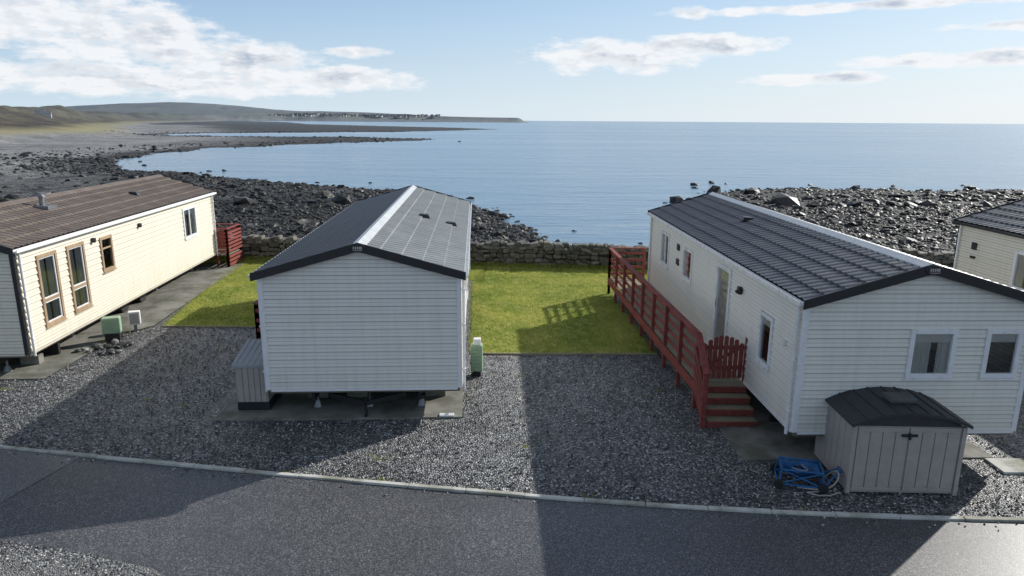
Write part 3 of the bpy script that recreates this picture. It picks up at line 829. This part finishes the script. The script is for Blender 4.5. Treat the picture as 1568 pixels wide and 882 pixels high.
# ------------------------------------------------------------ sheds
def panel_wall(mb,x0,x1,y,z0,z1,n,sgn=-1,axis='x'):
    w=(x1-x0)/n
    for i in range(n):
        a=x0+i*w+.006;b=x0+(i+1)*w-.006
        if axis=='x': mb.box(a,b,min(y,y+sgn*.018),max(y,y+sgn*.018),z0,z1)
        else: mb.box(min(y,y+sgn*.018),max(y,y+sgn*.018),a,b,z0,z1)
E=empty('storage_shed',(5.22,9.73,0),math.radians(-1.5))
W_,Dp=1.64,1.28; H0=1.14
mb=MB(); mb.box(0,W_,0,Dp,.02,H0); mb.make('body',M_shed,E,bevel=.01)
mb=MB()
for d0,d1 in((.05,.81),(.83,1.59)):
    mb.box(d0,d1,-.022,-.001,.06,.12); mb.box(d0,d1,-.022,-.001,H0-.1,H0-.02)
    w=(d1-d0)/4
    for i in range(4): mb.box(d0+i*w+.005,d0+(i+1)*w-.005,-.020,-.001,.121,H0-.101)
panel_wall(mb,.05,Dp-.05,0,.06,H0-.02,6,-1,'y'); panel_wall(mb,.05,Dp-.05,W_,.06,H0-.02,6,1,'y')
mb.box(-.03,.035,-.035,.04,.0,H0-.0); mb.box(W_-.035,W_+.03,-.035,.04,.0,H0)
mb.make('panels',M_shed,E,bevel=.006)
def arc(x0,x1,zb,rise,n=16): return [(x0+(x1-x0)*i/n, zb+rise*(1-((2*i/n-1)**2))) for i in range(n+1)]
top=arc(-.07,W_+.07,H0+.05,.20); bot=[(x,z-.05) for x,z in top]
mb=MB(); mb.prism(top+bot[::-1],-.09,Dp+.07); mb.prism(arc(0,W_,H0-.005,.19)+[(W_,H0-.01),(0,H0-.01)],.0,Dp)
mb.make('lid',M_lid,E,bevel=.01)
mb=MB()
for i in range(1,8):
    x=-.07+(W_+.14)*i/8; z=H0+.05+.20*(1-((2*i/8-1)**2)); mb.box(x-.012,x+.012,-.088,Dp+.068,z-.004,z+.012)
mb.make('lid_ribs',M_lid,E)
mb=MB(); mb.box(.62,1.04,.26,.56,H0+.235,H0+.34); mb.make('rooftop_box',simple('rubble_sack',(.10,.10,.10),.8,bump=.5),E,bevel=.04)
mb=MB(); mb.box(.70,.94,-.05,-.023,H0-.16,H0-.12); mb.cyl((.82,-.05,H0-.2),(.82,-.05,H0-.10),.022,n=10); mb.make('hasp',M_black,E,bevel=.005)

E=empty('storage_shed',(-5.36,12.64,0),math.radians(3))
mb=MB(); mb.prism([(0,.03),(.62,.03),(.62,.2),(0,.2)],0,.95); mb.make('base',M_black,E,bevel=.01)
mb=MB(); mb.box(0.01,.60,.01,.94,.2,.93); panel_wall(mb,.03,.58,.01,.21,.92,5,-1); panel_wall(mb,.03,.92,.01,.21,.92,7,-1,'y'); mb.make('body',M_shed,E,bevel=.006)
mb=MB(); 
vs=[(-.04,-.05,.93),(.64,-.05,.93),(.64,1.0,1.12),(-.04,1.0,1.12),(-.04,-.05,.99),(.64,-.05,.99),(.64,1.0,1.18),(-.04,1.0,1.18)]
mb.add(vs,BF)
for i in range(6):
    x=.0+i*.115; mb.add([(x,-.04,.991),(x+.04,-.04,.991),(x+.04,.98,1.179),(x,.98,1.179),(x,-.04,1.0),(x+.04,-.04,1.0),(x+.04,.98,1.19),(x,.98,1.19)],BF)
mb.make('lid',simple('shed_lid_grey',(.33,.34,.35),.5),E,bevel=.006)

# ------------------------------------------------------------ service boxes
def gaslocker(x,y,z0,h,w,yaw,cap=False):
    E=empty('gas_locker',(x,y,0),yaw)
    mb=MB(); mb.box(-w/2,w/2,-.13,.13,z0,z0+h); mb.make('housing',M_green,E,bevel=.03)
    mb=MB()
    for i in range(5): 
        zz=z0+h*.2+i*h*.13; mb.box(-w/2+.04,w/2-.04,-.138,-.128,zz,zz+h*.05)
    mb.box(-w/2+.03,w/2-.03,-.142,-.13,z0+h*.86,z0+h*.9)
    mb.make('louvres',M_green,E,bevel=.003)
    mb=MB(); mb.box(-w/2+.04,w/2-.04,-.1,.1,0,z0); mb.make('plinth',M_dark,E)
    if cap:
        mb=MB(); mb.box(-w/2+.06,w/2-.04,-.10,.06,z0+h,z0+h+.14); mb.make('meter',M_white,E,bevel=.015)
gaslocker(-.78,14.75,.12,.62,.26,0,True)
gaslocker(-10.28,17.05,.22,.42,.42,.35)
def meter(x,y,z0,yaw):
    E=empty('meter_box',(x,y,0),yaw)
    mb=MB(); mb.box(-.14,.14,-.1,.1,z0,z0+.36); mb.make('cabinet',M_white,E,bevel=.012)
    mb=MB(); mb.box(-.11,.11,-.112,-.101,z0+.04,z0+.32); mb.make('door',M_shed,E,bevel=.004)
    mb=MB(); mb.box(-.04,.04,-.03,.03,0,z0); mb.make('post',M_galv,E)
meter(-10.15,17.9,.2,.4)
n=26; Q=np.column_stack([rng.normal(-10.15,.30,n),rng.normal(16.5,.4,n),np.full(n,.05)]); s=rng.uniform(.04,.10,n)
v,f,m=scatter(v2,f2,Q,np.column_stack([s*1.3,s,s*.6]),rotz_tilt(n,.3),.10)
mknp('rubble_stones',v,f,stone_mat(),attrs={'rnd':np.repeat(rng.random(n)*.7,m)})
def tube(name,pts,r,mat,parent):
    cu=D.curves.new(name,'CURVE'); cu.dimensions='3D'; cu.bevel_depth=r; cu.bevel_resolution=2
    s=cu.splines.new('NURBS'); s.points.add(len(pts)-1); s.order_u=4; s.use_endpoint_u=True
    for p,q in zip(s.points,pts): p.co=(*q,1)
    cu.materials.append(mat); o=D.objects.new(name,cu); return link(o,parent)
# collapsed blue folding trolley / hose carrier lying beside the shed
E=empty('folding_trolley',(4.55,10.02,0),math.radians(-12))
mb=MB()
def fr(p,q,r=.016): mb.cyl(p,q,r,n=8)
c=[(-.30,-.18,.06),(.36,-.20,.06),(.38,.26,.06),(-.28,.28,.06)]; d=[(x*.92+.02,y*.92,z+.24) for x,y,z in c]
for i in range(4):
    fr(c[i],c[(i+1)%4]); fr(d[i],d[(i+1)%4]); fr(c[i],d[i])
for i in (0,2):
    fr(c[i],d[(i+1)%4],.012); fr(c[(i+1)%4],d[i],.012)
fr(c[1],(.62,-.02,.30)); fr(c[2],(.62,.06,.30)); fr((.62,-.06,.30),(.62,.10,.30),.02)
mb.make('frame',M_blue,E)
mb=MB()
for x,y in((-.30,-.22),(.36,-.24),(-.28,.32),(.38,.30)): mb.cyl((x,y-.02,.075),(x,y+.02,.075),.075,n=16)
mb.make('wheels',M_rubber,E,bevel=.008)
vs=[];fs=[]
for i in range(13):
    for j in range(9):
        u=i/12;w=j/8; x=-.27+.6*u; y=-.16+.40*w
        z=.27-.17*math.sin(u*3.14)*math.sin(w*3.14)+random.uniform(-.014,.014); vs.append((x,y,z))
        if i and j: k=i*9+j; fs.append((k-10,k-1,k,k-9))
mk('fabric_tray',vs,fs,M_blue,E,smooth=True)
for k_ in range(4):
    pts=[];a=random.uniform(0,6)
    for i in range(14):
        a+=random.uniform(.3,.8); rr=random.uniform(.08,.20); pts.append((.03+rr*math.cos(a),.05+rr*.8*math.sin(a),.20+random.uniform(0,.08)))
    tube('coiled_rope',pts,.011,M_hose if k_==0 else M_blue,E)
E=empty('garden_hose',(5.0,9.75,0))
pts=[(.0,0,.02)]
for i in range(14):
    t=i/13; pts.append((-.45+.55*t+.03*math.sin(i),-.05-.10*math.sin(t*3.1)+.02*math.sin(i*2.2),.025))
tube('hose',pts,.013,M_hose,E)
tube('hose',[(-.5,.1,.03),(-.2,-.02,.03),(.0,-.05,.1),(.12,.0,.3),(.1,.15,.34),(.02,.3,.1)],.013,M_hose,E)

# ------------------------------------------------------------ distant cottage & village
M_farwhite=simple('render_white',(.50,.50,.48),.7); M_fargrey=simple('render_grey',(.26,.25,.24),.7); M_farslate=simple('slate_far',(.15,.16,.18),.7)
def house(mbw,mbr,x,y,z,w,d,h,a):
    ca,sa=math.cos(a),math.sin(a)
    def T(p): return (x+p[0]*ca-p[1]*sa,y+p[0]*sa+p[1]*ca,z+p[2])
    mbw.add([T(p) for p in boxv(-w/2,w/2,-d/2,d/2,-3,h)],BF)
    pr=[(-w/2-.3,-d/2-.3,h),(w/2+.3,-d/2-.3,h),(w/2+.3,d/2+.3,h),(-w/2-.3,d/2+.3,h),(-w/2,0,h+d*.42),(w/2,0,h+d*.42)]
    mbr.add([T(p) for p in pr],[(0,1,5,4),(2,3,4,5),(1,2,5),(3,0,4)])
mw=MB();mg=MB();mr_=MB(); E=empty('coastal_village')
n=210
X=rng.uniform(-1010,-330,n); Y=2930+rng.uniform(0,1,n)**1.2*380
hz=height(np.column_stack([X,Y]))[0]
for x,y,z in zip(X,Y,hz):
    if z>0.5: house(mw if rng.random()<.5 else mg,mr_,x,y,z,rng.uniform(7,16),rng.uniform(6,9),rng.uniform(3.5,5.5),rng.normal(0,.5))
mw.make('houses',M_farwhite,E); mg.make('stone_houses',M_fargrey,E); mr_.make('roofs',M_farslate,E)
E=empty('cottage'); mw=MB();mr_=MB()
for x,y in((-296,452),(-303,457)):
    z=height(np.array([[x,y]]))[0][0]; house(mw,mr_,x,y,z+.2,5.5,4,2.0,.5)
mw.make('walls',M_farwhite,E); mr_.make('roof',M_farslate,E)

# ------------------------------------------------------------ world sky
SUN_AZ=50.0; SUN_EL=28.0
w=D.worlds.new('World'); S.world=w; w.use_nodes=True
t=NT(w.node_tree); bg=t.n['Background']
sky=t.node('TexSky',sky_type='NISHITA'); sky.sun_disc=False; sky.sun_elevation=math.radians(SUN_EL); sky.sun_rotation=math.radians(SUN_AZ)
sky.air_density=1.0; sky.dust_density=.4; sky.ozone_density=1.6; sky.altitude=0
STR=.10
gen=t.node('TexCoord').outputs['Generated']
sx,sy,sz=t.node('SeparateXYZ',{0:gen}).outputs
az=t.math('MULTIPLY',t.math('ARCTAN2',sx,sy),57.2958)
el=t.math('MULTIPLY',t.math('ARCSINE',sz),57.2958)
def blob(a,e,wa,we):
    u=t.math('DIVIDE',t.math('SUBTRACT',az,a),wa); v=t.math('DIVIDE',t.math('SUBTRACT',el,e),we)
    s=t.math('ADD',t.math('MULTIPLY',u,u),t.math('MULTIPLY',v,v))
    return t.math('MAXIMUM',t.math('SUBTRACT',1,s),-1.0)
blobs=[(-37,6.8,13,3.6),(-27,5.4,7,2.2),(-21,4.2,7,1.6),(-15,3.0,9,1.1),(-12,5.0,3,.5),(8,4.9,7.5,1.5),(14.5,5.6,6.5,.9),(13.5,7.9,1.8,.6),(26,7.9,15,.42),(33,4.2,9,.6),(23,3.1,6,.5),(-28,2.6,18,1.3),(35,6.2,5,.4)]
mxb=None
for b in blobs:
    o_=blob(*b); mxb=o_ if mxb is None else t.math('MAXIMUM',mxb,o_)
hi=t.mr(el,12,22,-1,.12)  # unseen cloud cover above the view, added to raise the fill light
mxb=t.math('MAXIMUM',mxb,hi)
cv_=t.node('CombineXYZ',{0:t.math('MULTIPLY',az,.16),1:t.math('MULTIPLY',el,.42),2:0}).outputs[0]
hiv=t.vmul(gen,(3.2,3.2,3.2))
sel=t.mr(el,11,14,0,1)
vmix=t.node('Mix',data_type='VECTOR'); t.l.new(sel,vmix.inputs[0]); t.l.new(cv_,vmix.inputs[4]); t.l.new(hiv,vmix.inputs[5])
cvec=vmix.outputs[1]
n1=t.noise(cvec,2.1,8,.60)
n2=t.noise(t.node('VectorMath',{0:cvec,1:(.09,.20,0)},operation='ADD').outputs[0],2.1,5,.55)
n3=t.noise(cvec,.9,3,.5)
dens=t.math('ADD',t.math('MULTIPLY',mxb,.68),t.math('MULTIPLY',t.math('SUBTRACT',n1,.51),2.2))
alpha=t.mr(dens,-.06,.50,0,1,True)
lit=t.mr(t.math('SUBTRACT',n1,n2),-.12,.06,0,1)
thick=t.math('MULTIPLY',t.mr(dens,.15,.8,0,1),t.mr(n3,.35,.6,.5,1.1))
sh=t.math('SUBTRACT',1,t.math('MULTIPLY',thick,t.math('SUBTRACT',1.1,lit)),clamp=True)
k=1/STR
ccol=t.mix(sh,(.46*k,.53*k,.63*k),(.95*k,.96*k,.98*k))
hz_=t.mr(el,0,10,.94,.62)
sunny=t.mr(az,-30,42,0,1)
lowc=t.mix(sunny,(.64*k,.78*k,.89*k),(.83*k,.89*k,.94*k))
topc=t.mix(sunny,(.36*k,.56*k,.82*k),(.64*k,.79*k,.93*k))
hazec=t.mix(t.mr(el,0.5,9.5,0,1),lowc,topc)
skyc=t.mix(hz_,t.mix(1.0,sky.outputs[0],(.85,.95,1.08),'MULTIPLY'),hazec)
skyc=t.mix(t.mr(el,12,30,0,1),skyc,t.mix(1.0,sky.outputs[0],(.95,.97,1.0),'MULTIPLY'))
fin=t.mix(t.math('MULTIPLY',alpha,.93),skyc,ccol)
t.l.new(fin,bg.inputs[0]); bg.inputs[1].default_value=STR

sl=D.lights.new('sun','SUN'); sl.energy=5.0; sl.angle=math.radians(.5); sl.color=(1,.965,.90)
so=D.objects.new('sun',sl); link(so)
a=math.radians(SUN_AZ);e=math.radians(SUN_EL)
dv=Vector((math.sin(a)*math.cos(e),math.cos(a)*math.cos(e),math.sin(e)))
so.rotation_euler=dv.to_track_quat('Z','Y').to_euler(); so.location=dv*60

cam=D.cameras.new('camera'); co=D.objects.new('camera',cam); link(co)
cam.sensor_width=36; cam.lens=24.34; cam.clip_start=.1; cam.clip_end=100000
co.matrix_world=Matrix.Translation((0,0,5.6))@Matrix.Rotation(math.radians(90-13.6),4,'X')@Matrix.Rotation(.0066,4,'Z')
S.camera=co
S.view_settings.view_transform='Standard'; S.view_settings.look='None'; S.view_settings.exposure=0
